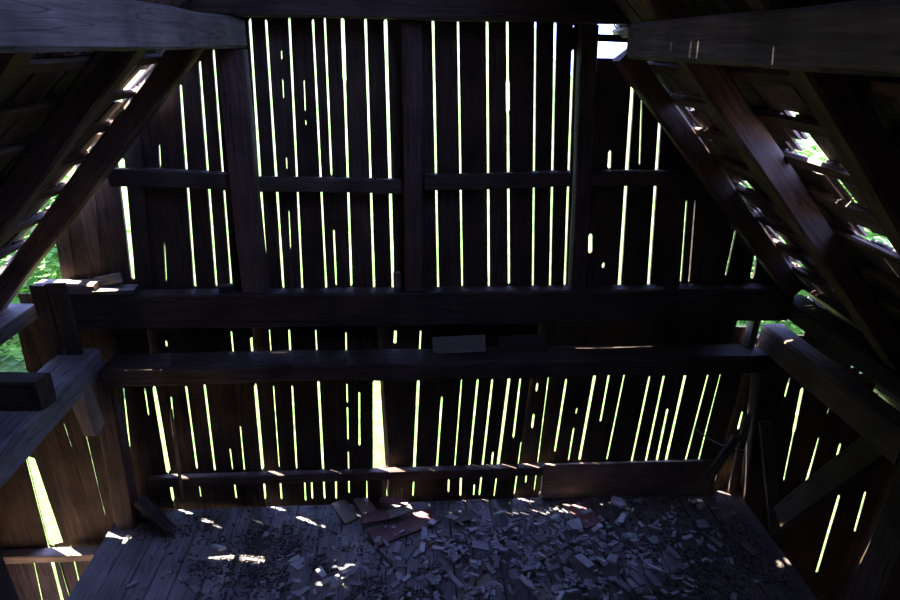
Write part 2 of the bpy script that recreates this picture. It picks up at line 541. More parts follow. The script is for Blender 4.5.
# board set back behind the widest slit
bq = [P(380.3, 384, 4.575), P(385.5, 468, 4.575)]
d_ = (bq[1]-bq[0]).normalized()
beam('warped_board', bq[1]+d_*.55+Vector((.085, 0, 0)), bq[0]-d_*.15+Vector((.085, 0, 0)), .17, .02, M_BROWNB,
     'pale warped board set back behind the widest slit in the middle of the gable', 'board', upv=(0, 1, 0), wob=.003)

# ------------------------------------------------------------------ deck floor
def planks(name, x0, x1, y0, y1, z, th, mat, kind_label):
    vs, fs, tones = [], [], []
    x = x0; i = 0
    while x < x1-.02:
        w = min(rnd.uniform(.17, .25), x1-x)
        gap = rnd.uniform(.005, .012)
        dz = rnd.uniform(-.004, .004)
        tone = rnd.uniform(.75, 1.15)
        n = 24
        base = len(vs)
        for j in range(n+1):
            y = y0+(y1-y0)*j/n
            wb = .002*noise.noise(Vector((i*5, y*2, 0)))
            zz = z+dz+.003*noise.noise(Vector((i*9, y*1.3, 7)))
            a, b2 = x+wb, x+w-gap+wb
            vs += [(a, y, zz), (b2, y, zz), (b2, y, zz-th), (a, y, zz-th)]
        for j in range(n):
            b0 = base+j*4
            for k in range(4):
                fs.append((b0+k, b0+4+k, b0+4+(k+1) % 4, b0+(k+1) % 4)); tones.append(tone)
        fs.append((base, base+1, base+2, base+3)); tones.append(tone)
        e = base+n*4
        fs.append((e+3, e+2, e+1, e)); tones.append(tone)
        x += w; i += 1
    o = link_mesh(name, vs, fs, mat, tones)
    tag(o, kind_label, kind='structure')
    return o
DX0, DX1 = -2.72, 3.25
floor = planks('floor', DX0, DX1, 2.62, WY-.012, 0.0, .035, M_DECK, 'loft floor of long grey boards running towards the gable')


# ------------------------------------------------------------------ timbers
E_ = EYE
def hbeam(name, x0, x1, yf, yb, zb, zt, mat, label, cat, group=None, **kw):
    yc, zc = (yf+yb)/2, (zb+zt)/2
    return beam(name, (x0, yc, zc), (x1, yc, zc), yb-yf, zt-zb, mat, label, cat, group, **kw)

tie = hbeam('tie_beam', -1.6, 1.5, 4.26, 4.46, E_+.162, E_+.33, M_DARK,
            'dark horizontal tie beam along the very top of the gable, above the long slits', 'beam', wob=.008)
midb = hbeam('girt_beam', P(36, 290, 4.4).x, 3.2, 4.345, 4.495, E_-2.095, E_-1.80, M_DARK,
             'deep dark cross beam at mid height of the gable, under the three upper posts', 'beam', wob=.008)
lowb = hbeam('girt_beam', -2.44, 3.03, 4.22, 4.495, E_-2.53, E_-2.37, M_DARK,
             'rough wavy-edged cross beam just below the deep mid beam, crossing the whole gable', 'beam', wob=.018, waney=.03)
nrail = hbeam('nailing_rail', -2.38, P(541, 470).x, 4.422, 4.49, E_-3.72, E_-3.62, M_POST,
              'low nailing rail close above the deck, left and middle of the gable', 'rail', wob=.006)
sill = hbeam('sill_board', P(545, 480, 4.37).x, 2.93, 4.462, 4.494, .0, E_-3.635, M_BROWNB,
             'upright brown kick board standing on the deck at the right of the gable', 'board', wob=.008)
ledge = hbeam('ledge_rail', P(0, 546).x, -2.80, 4.38, 4.49, P(60, 553).z, P(60, 546).z, M_BROWNB,
              'low ledge rail lit by the sun below the widest slit at far left', 'rail', wob=.006)
# upper nailing rails between the posts
def urail(xa, xb, yt0, yb0, yt1, yb1, label, ends, **kw):
    A = (P(xa, yt0, 4.40)+P(xa, yb0, 4.40))/2; B = (P(xb, yt1, 4.40)+P(xb, yb1, 4.40))/2
    h = (P(xa, yt0, 4.40)-P(xa, yb0, 4.40)).length
    A.y = B.y = 4.44
    if ends[0] is not None: A.x = ends[0]
    if ends[1] is not None: B.x = ends[1]
    return beam('girt_rail', A, B, .09, h*1.05, M_DARK, label, 'rail', **kw)
urail(108, 236, 170, 186, 176, 190, 'upper girt rail between the left rafter and the left post, with a hollowed end', (None, -1.305), wob=.012, bend=.01)
urail(258, 403, 178, 191, 181, 194, 'upper girt rail between the left post and the middle post', (-1.095, -.052), wob=.01)
urail(420, 572, 176, 190, 172, 188, 'upper girt rail between the middle post and the right upper post', (.117, 1.225), wob=.01)
urail(590, 694, 172, 186, 171, 186, 'upper girt rail between the right upper post and the right rafter', (1.38, None), wob=.01)

# posts of the upper gable
def post(p_top, p_bot, w, d, mat, label, **kw):
    return beam('gable_post', p_bot, p_top, w, d, mat, label, 'post', upv=(0, 1, 0), **kw)
zt, zb = E_+.152, E_-1.79
pl = post((-1.185, 4.42, E_-.035), (-1.215, 4.42, zb), .185, .13, M_POST, 'left upright post between the two upper rails, carrying the left purlin')
pm = post((.035, 4.42, zt), (.03, 4.42, zb), .14, .13, M_POST, 'middle upright post at the centre of the upper gable')
pr = post((1.25, 4.42, zt), (1.365, 4.42, zb), .118, .13, M_POST, 'right upright post beside the white hole under the roof')
for pp, x in ((pl, -1.2), (pm, .03), (pr, 1.29)):
    peg(pp, (x-.03, 4.357, E_-.86), (0, -1, 0), L=.02); peg(pp, (x+.03, 4.357, E_-1.74), (0, -1, 0), L=.02)

# purlins running towards the viewer
pur_l = beam('purlin', (-1.18, 4.49, E_+.06), (-1.18, -.2, E_+.06), .18, .19, M_BEAM,
             'grey hewn purlin at upper left with cracked side, resting on the left post', 'beam', wob=.012)
pur_r = beam('purlin', (1.31, 3.5, E_+.045), (1.31, -.2, E_+.035), .18, .185, M_BEAM,
             'brown-grey hewn purlin at upper right, ending short of the gable', 'beam', wob=.012)

# rafters
slope = math.atan(RTAN)
def rafter(side, y, z_hi, z_lo, label, w=.13, h=.15):
    # centre line lies h/2 below the roof plane, measured square to the slope
    nx, nz = -side*math.sin(slope), -math.cos(slope)
    def at(z):
        X = RC+side*(RHALF-(z-EYE)/RTAN)
        return Vector((X+nx*h/2, y, z+nz*h/2))
    return beam('rafter', at(z_lo), at(z_hi), w, h, M_RAFTER, label, 'rafter', 'common rafters of the roof',
                upv=(side*math.sin(slope), 0, math.cos(slope)), wob=.012, chamfer=.12)
ZL = E_-1.99
rl1 = rafter(-1, 4.35, E_+.14, ZL, 'left rafter nearest the gable boards, sunlit along its lower edge')
rl2 = rafter(-1, 3.38, E_+1.5, ZL, 'second left rafter from the gable, dark, in front of the bright roof holes')
rl3 = rafter(-1, 2.36, E_+1.5, ZL, 'third left rafter from the gable, at the upper left corner')
rafter(-1, 1.35, E_+1.5, ZL, 'left rafter nearest the viewer')
rr1 = rafter(1, 4.35, E_+.03, E_-1.76, 'right rafter nearest the gable boards, starting under the white hole')
rr2 = rafter(1, 3.24, E_+1.5, ZL, 'second right rafter from the gable, beside the large roof hole')
rr3 = rafter(1, 2.26, E_+1.5, ZL, 'third right rafter from the gable, at the right edge')
rafter(1, 1.25, E_+1.5, ZL, 'right rafter nearest the viewer')

# battens on the rafters
def batten(side, z, label, y0=.5, y1=4.58):
    X = RC+side*(RHALF-(z-EYE)/RTAN)
    nx, nz = side*math.sin(slope), math.cos(slope)
    t = .03
    p0 = Vector((X+nx*t/2, y1, z+nz*t/2)); p1 = Vector((X+nx*t/2, y0, z+nz*t/2))
    return beam('roof_batten', p0, p1, .06, t, M_BATTEN, label, 'batten', 'roof battens under the shakes',
                upv=(nx, 0, nz), wob=.012, seg=26)
ORD = ['lowest', 'second', 'third', 'fourth', 'fifth', 'sixth', 'seventh', 'eighth', 'ninth', 'tenth', 'eleventh', 'twelfth',
       'thirteenth', 'fourteenth', 'fifteenth', 'sixteenth', 'seventeenth', 'eighteenth', 'nineteenth']
bz = []
z = E_-2.05
while z < E_+1.6:
    bz.append(z); z += .215
for side, nm in ((-1, 'left'), (1, 'right')):
    for i, z in enumerate(bz):
        txt = ('lowest roof batten on the %s slope, just above the wall plate' % nm) if i == 0 else \
              ('%s roof batten up from the wall plate on the %s slope' % (ORD[i], nm))
        batten(side, z, txt)

# roof covering of split shakes, in courses; some shakes are lost and let the day in
HOLES = {-1: [(158, 72, .04, .05), (146, 84, .04, .07), (110, 131, .04, .07), (93, 160, .04, .08), (72, 190, .04, .08), (51, 219, .04, .08), (33, 243, .04, .07), (12, 263, .05, .07), (4, 285, .06, .06), (128, 104, .02, .03), (110, 248, .16, .2)],
         1: [(801, 163, .09, .1), (855, 181, .02, .09), (787, 133, .015, .08), (862, 241, .05, .04), (882, 249, .05, .04), (755, 217, .02, .05), (772, 241, .02, .06), (790, 265, .02, .04), (806, 258, .02, .02), (681, 108, .015, .05), (699, 136, .015, .05), (737, 188, .012, .03), (790, 296, .03, .05), (838, 292, .02, .03)]}
def shakes(side, name, label):
    hol = []
    nx, nz = side*math.sin(slope), math.cos(slope)
    sx, sz = side*math.cos(slope), -math.sin(slope)           # down the slope
    X0, Z0 = RC, EYE+RHALF*RTAN                                  # ridge point on the rafter plane
    for (px, py, ry, rs) in HOLES[side]:
        p = roof_pt(px, py, side)
        if (px, py) == (110, 248): p = Vector((-2.47, 4.56, EYE-1.0))    # hole added at the verge, hidden by the rafter, for sun spots
        hol.append((p.y, (p.z-Z0)/sz, ry, rs))
    vs, fs, tones = [], [], []
    s_end = (EYE-(3.45 if side > 0 else 2.75)-Z0)/sz
    s = .02; row = 0
    Ltot = .66
    while s < s_end:
        y = -4.4+rnd.uniform(-.05, 0)
        while y < 4.585:
            w = min(rnd.uniform(.055, .13), 4.6-y)
            s0, s1 = s+rnd.uniform(-.02, .02), s+Ltot+rnd.uniform(-.04, .03)
            skip = False
            for (hy, hs, ry, rs) in hol:
                if y < hy+ry and y+w > hy-ry and s0 < hs+rs and s1 > hs-rs:
                    # the shake is broken off above or below the hole
                    if hs-rs-s0 > .16: s1 = hs-rs+rnd.uniform(-.02, .02)
                    elif s1-hs-rs > .16: s0 = hs+rs+rnd.uniform(-.02, .02)
                    else: skip = True
            if 1.6 < y < 3.0 and OPEN[side][0] < .5*(s0+s1) < OPEN[side][1]: skip = True
            if not skip:
                h0 = .032+rnd.uniform(0, .004); rise = .05*(s1-s0)/Ltot
                th = .012
                tw = rnd.uniform(-.008, .008)
                g0 = .003
                pts = []
                for (ss, hh) in ((s0, h0), (s1, h0+rise)):
                    for (yy, q) in ((y+g0, 0), (y+w, tw)):
                        pts.append((ss, yy, hh+q))
                base = len(vs)
                for lift in (0, th):
                    for (ss, yy, hh) in pts:
                        vs.append((X0+sx*ss+nx*(hh+lift), yy, Z0+sz*ss+nz*(hh+lift)))
                b0 = base
                for f in ((0, 1, 3, 2), (4, 6, 7, 5), (0, 4, 5, 1), (1, 5, 7, 3), (3, 7, 6, 2), (2, 6, 4, 0)):
                    fs.append(tuple(b0+k for k in f)); 
                t = rnd.uniform(.6, 1.25)
                tones += [t]*6
            y += w
        s += .215/math.sin(slope); row += 1
    o = link_mesh(name, vs, fs, M_ROOFWOOD, tones)
    return tag(o, label, kind='structure')
OPEN = {-1: (-9, -9), 1: (.2, 1.4)}      # unseen opening added below the ridge, placed and sized to brighten the deck
shakes(-1, 'ceiling_left', 'left roof slope of split wooden shakes with bright holes beside the rafter')
shakes(1, 'ceiling_right', 'right roof slope of split wooden shakes with one large bright hole')

# wall plates running towards the viewer
plate_l = beam('wall_plate', (-2.66, 4.42, E_-2.40), (-2.60, .8, E_-2.40), .30, .235, M_GREY,
               'grey hewn plate beam with pale blue top, left above the deck edge', 'beam', wob=.014)
plate_r = beam('wall_plate', (3.15, 4.44, E_-2.285), (3.15, 2.83, E_-2.285), .2, .23, M_RAFTER,
               'dark brown cracked plate beam, right above the deck edge', 'beam', wob=.014)
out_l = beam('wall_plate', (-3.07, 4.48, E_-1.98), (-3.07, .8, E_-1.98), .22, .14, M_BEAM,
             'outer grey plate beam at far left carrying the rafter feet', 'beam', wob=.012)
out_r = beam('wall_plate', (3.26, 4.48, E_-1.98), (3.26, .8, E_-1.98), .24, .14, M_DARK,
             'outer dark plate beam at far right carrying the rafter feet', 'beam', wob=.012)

# lower posts, braces
lp_l = beam('corner_post', (-2.58, 4.33, 0), (-2.50, 4.36, E_-2.52), .17, .14, M_POST,
            'left corner post under the grey plate, warm on its right side', 'post', upv=(0, 1, 0), wob=.01)
lp_r = beam('corner_post', (3.43, 4.41, -.6), (3.13, 4.40, E_-2.41), .19, .13, M_POST,
            'right corner post of the gable behind the leaning planks', 'post', upv=(0, 1, 0), wob=.01)
fp_r = beam('deck_post', (3.19, 2.70, 0), (3.19, 2.70, E_-2.05), .28, .25, M_POST,
            'thick dark post standing nearest at the right edge', 'post', upv=(0, 1, 0), wob=.012)
fp_l = beam('deck_post', (-2.86, 3.05, E_-6.5), (-2.86, 3.05, E_-2.52), .24, .25, M_DARK,
            'thick dark post standing nearest at the lower left corner', 'post', upv=(0, 1, 0), wob=.012)
K0, K1 = PX(86, 384, -2.5), PX(102, 429, -2.5)
kb = beam('knee_brace', K0+Vector((-.06, 0, .0)), K1+Vector((-.06, 0, 0)), .12, .16, M_PALE,
          'short pale knee brace with peg holes under the grey left plate', 'brace', upv=(0, 1, 1), wob=.008)
for t in (.35, .6, .82):
    peg(kb, K0.lerp(K1, t)+Vector((-.012, -.01, 0)), (1, 0, 0), r=.012, L=.014, mat=M_DARK)
bb = beam('knee_brace', PX(783, 517, 3.2), PX(873, 446, 3.2)+Vector((0, -.06, .08)), .1, .19, M_RAFTER,
          'long diagonal brace at right, rising from the deck to the nearest dark post', 'brace', upv=(0, 1, 1), wob=.01)
# leaning pieces at the right corner post
beam('leaning_plank', PZ(776, 534, .0)+Vector((0, 0, .005)), P(765, 421, 4.22), .11, .03, M_BEAM,
     'grey plank leaning in front of the right corner post', 'plank', upv=(0, 1, 0), wob=.004)
beam('leaning_plank', PZ(730, 491, .0)+Vector((0, -.02, .005)), P(748, 415, 4.29), .07, .03, M_BROWNB,
     'narrow brown plank with sunlit foot beside the right corner post', 'plank', upv=(0, 1, 0), wob=.004)
beam('leaning_plank', PZ(700, 487, .0)+Vector((0, -.03, .02)), P(737, 436, 4.27), .09, .035, M_BEAM,
     'short grey plank slanting up to the right corner post, sunlit foot', 'plank', upv=(0, 1, 0), wob=.006)
beam('leaning_pole', P(183, 503, 4.37), P(171, 409, 4.48), .022, .02, M_BROWNB,
     'thin pale stick leaning on the gable boards at left', 'stick', upv=(0, 1, 0), wob=.004)
beam('leaning_plank', (P(166, 503, 4.25).x, 4.2, .035), (P(134, 462, 4.36).x, 4.3, .30), .05, .11, M_DARK,
     'short dark board propped against the foot of the left corner post', 'plank', upv=(0, 1, .2), wob=.006)
# dark cross piece lying over the left plate
cb = beam('cross_beam', (-3.75, 3.66, E_-2.17), (-2.45, 3.58, E_-2.17), .16, .22, M_DARK,
          'dark cross beam end lying over the grey left plate', 'beam', wob=.01)
stub = beam('stud', (P(752, 330, 4.42).x, 4.42, E_-2.365), (P(752, 330, 4.42).x, 4.42, E_-2.10), .06, .1, M_BROWNB,
            'short yellowish stud beside the small square opening at right', 'stud', upv=(0, 1, 0), wob=.003)
# short upright boards over the left end of the mid beam
for (xa, xb, yt, yb_, lab) in ((40, 56, 286, 372, 'short upright dark board at the left end of the mid beam, outer one'),
                               (57, 76, 284, 372, 'short upright dark board at the left end of the mid beam, inner one')):
    a, b2 = P(xa, 330, 4.30), P(xb, 330, 4.30)
    xm = (a.x+b2.x)/2
    beam('upright_board', (xm, 4.32, P(60, yb_, 4.30).z), (xm, 4.32, P(60, yt, 4.30).z), (b2.x-a.x)*.97, .028, M_DARK, lab, 'board',
         upv=(0, 1, 0), wob=.005, chamfer=.2)

# things on the mid ledge
LZT = E_-1.795
def block(name, c, L, w, h, rot, mat, label, cat, tilt=(0, 0), wob=.004):
    vs, fs = beam_mesh(L, w, h, wob=wob, seg=6, chamfer=.12)
    vs = [(v[0]-L/2, v[1], v[2]+h/2) for v in vs]
    o = link_mesh(name, vs, fs, mat)
    o.location = c
    o.rotation_euler = (tilt[0], tilt[1], rot)
    return tag(o, label, cat)
block('timber_block', (P(66, 276, 4.41).x, 4.415, LZT+.004), .44, .13, .085, 0, M_BROWNB,
      'thick timber offcut with sunlit top on the left end of the ledge', 'offcut')
block('board_offcut', (P(115, 282, 4.41).x, 4.41, LZT+.004), .30, .13, .035, .06, M_BEAM,
      'flat board offcut lying on the ledge right of the thick timber offcut', 'offcut')
block('board_offcut', (P(106, 272, 4.44).x, 4.452, LZT+.05), .2, .05, .075, -.1, M_BEAM,
      'split board offcut tilted on top of the flat one on the ledge', 'offcut', tilt=(-.25, -.22))
block('wood_block', (P(226, 282, 4.43).x, 4.42, LZT+.004), .11, .06, .045, .2, M_DARK,
      'small dark wood block on the ledge beside the left post', 'offcut')
block('brick_piece', (P(397, 280, 4.45).x, 4.455, LZT+.004), .055, .05, .13, .1, M_RED,
      'small reddish stub standing on the ledge beside the middle post', 'offcut')
# leaning boards on the lower beam
for (xa, xb, yt, mat, lab) in ((433, 486, 335, M_PALE, 'pale short board leaning on the lower cross beam, near the middle'),
                               (499, 547, 338, M_DARK, 'dark short board leaning on the lower cross beam, right of the pale one')):
    a, b2 = P(xa, 353, 4.36), P(xb, 353, 4.36)
    L = b2.x-a.x
    block('short_board', ((a.x+b2.x)/2, 4.38, E_-2.362), L, .03, .14, -.02, mat, lab, 'board', tilt=(-.35, -.05), wob=.003)

# cobweb strand by the right corner post
def strand(pts, r, name, mat, label, cat):
    vs, fs = [], []
    n = len(pts)
    for i, p in enumerate(pts):
        d = (pts[min(i+1, n-1)]-pts[max(i-1, 0)]).normalized()
        R = frame(d, (0, 0, 1))
        for k in range(5):
            a = k*2*math.pi/5
            vs.append(p+R @ Vector((0, r*math.cos(a), r*math.sin(a))))
    for i in range(n-1):
        for k in range(5):
            a, b2 = i*5+k, i*5+(k+1) % 5
            fs.append((a, b2, b2+5, a+5))
    o0 = pts[0].copy()
    o = link_mesh(name, [v-o0 for v in vs], fs, mat); o.location = o0
    return tag(o, label, cat)
a, b2 = P(694, 428, 4.49), P(744, 450, 4.33)
pts = []
for i in range(13):
    t = i/12
    p = a.lerp(b2, t); p.z -= .05*math.sin(math.pi*t)
    pts.append(p)
strand(pts, .006, 'cobweb', M_WEB, 'pale cobweb strand sagging between the boards and the right corner post', 'cobweb')
# broken white batten pieces across the hole under the roof
beam('roof_lath', (P(586, 37, 4.48).x, 4.47, P(600, 37.5, 4.48).z), (P(632, 37, 4.48).x, 4.47, P(600, 38.5, 4.48).z), .02, .05, M_POST,
     'short lath crossing the white hole beside the right upper post', 'lath', wob=.004)

# ------------------------------------------------------------------ rubble on the deck
GX0, GY0, GR = -2.9, 2.4, .01
GW, GH = 640, 215
hm = np.zeros((GW, GH))
def cells(c, r):
    i0, i1 = int((c.x-r-GX0)/GR), int((c.x+r-GX0)/GR)+1
    j0, j1 = int((c.y-r-GY0)/GR), int((c.y+r-GY0)/GR)+1
    return max(i0, 0), min(i1, GW), max(j0, 0), min(j1, GH)
def rest(c, r, h):
    i0, i1, j0, j1 = cells(c, r)
    if i1 <= i0 or j1 <= j0: return 0
    z = hm[i0:i1, j0:j1].max()
    hm[i0:i1, j0:j1] = np.maximum(hm[i0:i1, j0:j1], z+h)
    return z
F0 = .006
def floor_board(name, pa, pb, w, h, mat, label, cat='board', tilt=0.0):
    a, b2 = PZ(*pa), PZ(*pb)
    d = b2-a; L = d.length
    z = 0
    for k in range(int(L/(w*.5))+1):
        c = a.lerp(b2, min(1, k*(w*.5)/L))
        i0, i1, j0, j1 = cells(c, w*.5)
        if i1 > i0 and j1 > j0: z = max(z, hm[i0:i1, j0:j1].max())
    for k in range(int(L/(w*.5))+1):
        c = a.lerp(b2, min(1, k*(w*.5)/L))
        i0, i1, j0, j1 = cells(c, w*.55)
        if i1 > i0 and j1 > j0: hm[i0:i1, j0:j1] = np.maximum(hm[i0:i1, j0:j1], z+h+tilt)
    zz = F0+z+h/2
    return beam(name, (a.x, a.y, zz), (b2.x, b2.y, zz+tilt), w, h, mat, label, cat, wob=.004, chamfer=.12)
floor_board('loose_board', (338, 503), (352, 523), .14, .022, M_BROWNB, 'light brown board piece flat on the deck, left one of a pair')
floor_board('loose_board', (359, 501), (372, 518), .13, .022, M_BROWNB, 'light brown board piece flat on the deck, right one of a pair')
floor_board('loose_board', (372, 541), (436, 516), .2, .02, M_RED, 'large reddish split board on the deck beside the brightest sun patch')
floor_board('loose_board', (362, 524), (398, 518), .13, .018, M_RED, 'short reddish board behind the large reddish one')
floor_board('loose_board', (388, 522), (411, 514), .11, .02, M_PALE, 'pale grooved board piece lying on the reddish boards')
floor_board('loose_board', (411, 554), (430, 541), .11, .02, M_BROWNB, 'small tan board piece on the bare deck right of the reddish board')
floor_board('loose_board', (380, 508), (408, 511), .07, .018, M_RED, 'narrow reddish strip behind the pale grooved board')
floor_board('loose_stick', (367, 541), (392, 568), .02, .016, M_DARK, 'thin dark stick on the deck below the large reddish board', 'stick')
floor_board('loose_board', (575, 506), (594, 527), .2, .02, M_RED, 'broad reddish grey slab on the deck under the right sun streak')
floor_board('loose_board', (464, 592), (492, 582), .14, .025, M_PALE, 'grooved grey tile piece at the front of the rubble heap')
floor_board('loose_board', (535, 597), (562, 590), .12, .025, M_PALE, 'pale grooved tile piece at the bottom edge, front of the rubble heap')
floor_board('loose_board', (527, 560), (552, 548), .16, .022, M_BEAM, 'grey shingle slab lying across the middle of the rubble heap')
floor_board('loose_board', (490, 541), (519, 535), .1, .02, M_BEAM, 'long grey shingle piece at the back of the rubble heap')
floor_board('loose_board', (452, 522), (475, 517), .13, .022, M_BEAM, 'grey shingle slab at the rear left of the rubble heap')
floor_board('loose_board', (120, 524), (152, 520), .06, .02, M_DARK, 'dark bark strip on the deck near the left corner post')
floor_board('loose_stick', (475, 588), (487, 560), .018, .015, M_BROWNB, 'short tan stick poking out of the rubble heap', 'stick')
floor_board('loose_board', (744, 545), (757, 556), .1, .02, M_BEAM, 'grey board scrap in the small sun spot at right on the deck')
floor_board('loose_board', (540, 499), (562, 495), .08, .03, M_BEAM, 'grey board scrap close to the kick board behind the heap')

# fragments: each one its own object, sharing a few shapes
def shard_mesh(i):
    r = random.Random(100+i)
    n = r.choice((4, 4, 4, 4, 5))
    el = r.uniform(1.3, 3.0)
    pts = []
    for k in range(n):
        a = 2*math.pi*(k+r.uniform(-.14, .14))/n + math.pi/n
        rad = r.uniform(.75, 1.1)
        pts.append((rad*math.cos(a)*math.sqrt(el), rad*math.sin(a)/math.sqrt(el)))
    vs = []
    h = .26
    for (x, y) in pts: vs.append((x, y, 0))
    for (x, y) in pts: vs.append((x*.97, y*.97, h+.07*x*r.uniform(-.5, 1)))
    fs = [tuple(range(n-1, -1, -1)), tuple(range(n, 2*n))]
    for k in range(n):
        fs.append((k, (k+1) % n, n+(k+1) % n, n+k))
    me = bpy.data.meshes.new('shingle_fragment')
    me.from_pydata(vs, [], fs); me.materials.append(M_FRAG); me.update()
    return me
SH = [shard_mesh(i) for i in range(16)]
def density(x, y):
    if y > 4.19: return .03 if x > .3 else 0
    # rubble heap in front of the middle right of the gable
    d = math.exp(-(((x-1.0)/.62)**2+((y-3.7)/.33)**2))
    d += .5*math.exp(-(((x-.85)/.5)**2+((y-4.18)/.14)**2))
    d += .07*math.exp(-(((x-2.0)/.6)**2+((y-3.6)/.4)**2))
    d += .05*math.exp(-(((x+.9)/.9)**2+((y-3.6)/.4)**2))
    d += .3*math.exp(-(((x-1.6)/.6)**2+((y-4.3)/.12)**2))
    return d
cnt = 0
tries = 0
proto = None
while cnt < 296 and tries < 60000:
    tries += 1
    x, y = rnd.uniform(-2.3, 3.0), rnd.uniform(3.25, 4.32)
    if rnd.random() > density(x, y): continue
    s = rnd.choice((.024, .028, .032, .036, .042, .05, .06, .072))*rnd.uniform(.85, 1.1)
    c = Vector((x, y, 0))
    i0, i1, j0, j1 = cells(c, s*1.25)
    if i1 <= i0 or j1 <= j0: continue
    reg = hm[i0:i1, j0:j1]
    z0 = reg.max()
    if z0 > .10: continue
    tilt = (rnd.uniform(-.16, .16), rnd.uniform(-.16, .16))
    if rnd.random() < .4: tilt = (rnd.uniform(-.6, .6), rnd.uniform(-.45, .45))
    lift = s*1.2*math.sin(max(abs(tilt[0]), abs(tilt[1])))
    h = s*.33+lift*1.6
    hm[i0:i1, j0:j1] = np.maximum(reg, z0+h*.75)
    o = bpy.data.objects.new('shingle_fragment', SH[cnt % 16]) if proto is None else proto.copy()
    if proto is None: proto = o
    o.data = SH[cnt % 16]
    COL.objects.link(o)
    o.location = (x, y, F0+z0+lift*.8)
    o.scale = (s, s, s*rnd.uniform(.8, 1.4))
    o.rotation_euler = (tilt[0], tilt[1], rnd.uniform(0, 6.28))
    tag(o, 'small grey broken shingle fragment in the rubble scattered over the deck', 'fragment', 'shingle fragments scattered on the deck')
    cnt += 1

# the small bits of the same heap, past counting
def small_rubble():
    vs, fs = [], []
    k = 0
    while k < 420:
        x, y = rnd.uniform(-1.2, 3.0), rnd.uniform(3.2, 4.4)
        if rnd.random() > density(x, y): continue
        i, j = int((x-GX0)/GR), int((y-GY0)/GR)
        if hm[i, j] > .07: continue
        L, w, h = rnd.uniform(.03, .08), rnd.uniform(.015, .035), rnd.uniform(.006, .012)
        R = Matrix.Rotation(rnd.uniform(0, 6.28), 3, 'Z') @ Matrix.Rotation(rnd.uniform(-.45, .45), 3, 'Y')
        z0 = F0+(.012 if hm[i, j] < .004 else hm[i, j]*.75+.01)
        base = len(vs)
        for zz in (-h/2, h/2):
            for (lx, ly) in ((-L/2, -w/2), (L/2*rnd.uniform(.6, 1), -w/2), (L/2, w/2), (-L/2*rnd.uniform(.6, 1), w/2)):
                v = R @ Vector((lx, ly, zz))
                vs.append((x+v.x, y+v.y, max(.002, z0+v.z)))
        for f in ((3, 2, 1, 0), (4, 5, 6, 7), (0, 1, 5, 4), (1, 2, 6, 5), (2, 3, 7, 6), (3, 0, 4, 7)):
            fs.append(tuple(base+q for q in f))
        k += 1
    o = link_mesh('small_rubble', vs, fs, M_FRAG)
    tag(o, 'small broken bits of grey shingle filling the rubble heap', 'rubble', kind='stuff')
small_rubble()

# uncountable fine litter: bark crumbs, splinters, straw
def litter():
    vs, fs, tones = [], [], []
    def dens(x, y):
        d = .9*math.exp(-(((x-.1)/.75)**2+((y-3.5)/.28)**2))
        d += .8*math.exp(-(((x+1.25)/.45)**2+((y-3.85)/.32)**2))
        d += .5*math.exp(-(((x+2.1)/.25)**2+((y-4.25)/.12)**2))
        d += .4*math.exp(-(((x-1.2)/1.2)**2+((y-3.7)/.4)**2))
        d += .35*math.exp(-(((y-4.46)/.025)**2))*(1 if x > -1 else .3)
        d += .6*math.exp(-(((x-2.3)/.75)**2+((y-3.6)/.5)**2))
        return d*(.55+.9*noise.noise(Vector((x*4, y*6, 3))))
    k = 0; t = 0
    while k < 5200 and t < 80000:
        t += 1
        x, y = rnd.uniform(-2.6, 3.15), rnd.uniform(3.15, 4.46)
        if rnd.random() > dens(x, y): continue
        if rnd.random() < .35: L, w, h = rnd.uniform(.02, .075), rnd.uniform(.003, .008), .005
        else: L, w, h = rnd.uniform(.008, .03), rnd.uniform(.006, .018), rnd.uniform(.004, .012)
        i, j = int((x-GX0)/GR), int((y-GY0)/GR)
        zb_ = .004
        if 0 <= i < GW and 0 <= j < GH and hm[i, j] > .04: continue
        a = rnd.uniform(0, 6.28); ti = rnd.uniform(-.25, .35)
        ca, sa = math.cos(a), math.sin(a)
        base = len(vs)
        for zz in (0, h):
            for (lx, ly) in ((-L/2, -w/2), (L/2, -w/2), (L/2*.8, w/2), (-L/2, w/2)):
                vs.append((x+lx*ca-ly*sa, y+lx*sa+ly*ca, zb_+zz+max(0, ti*(lx+L/2))))
        for f in ((3, 2, 1, 0), (4, 5, 6, 7), (0, 1, 5, 4), (1, 2, 6, 5), (2, 3, 7, 6), (3, 0, 4, 7)):
            fs.append(tuple(base+q for q in f))
        tones += [rnd.random()**1.5]*6
        k += 1
    o = link_mesh('wood_litter', vs, fs, M_CHIPS, tones)
    tag(o, 'fine litter of bark crumbs and splinters strewn over the deck boards', 'litter', kind='stuff')
litter()

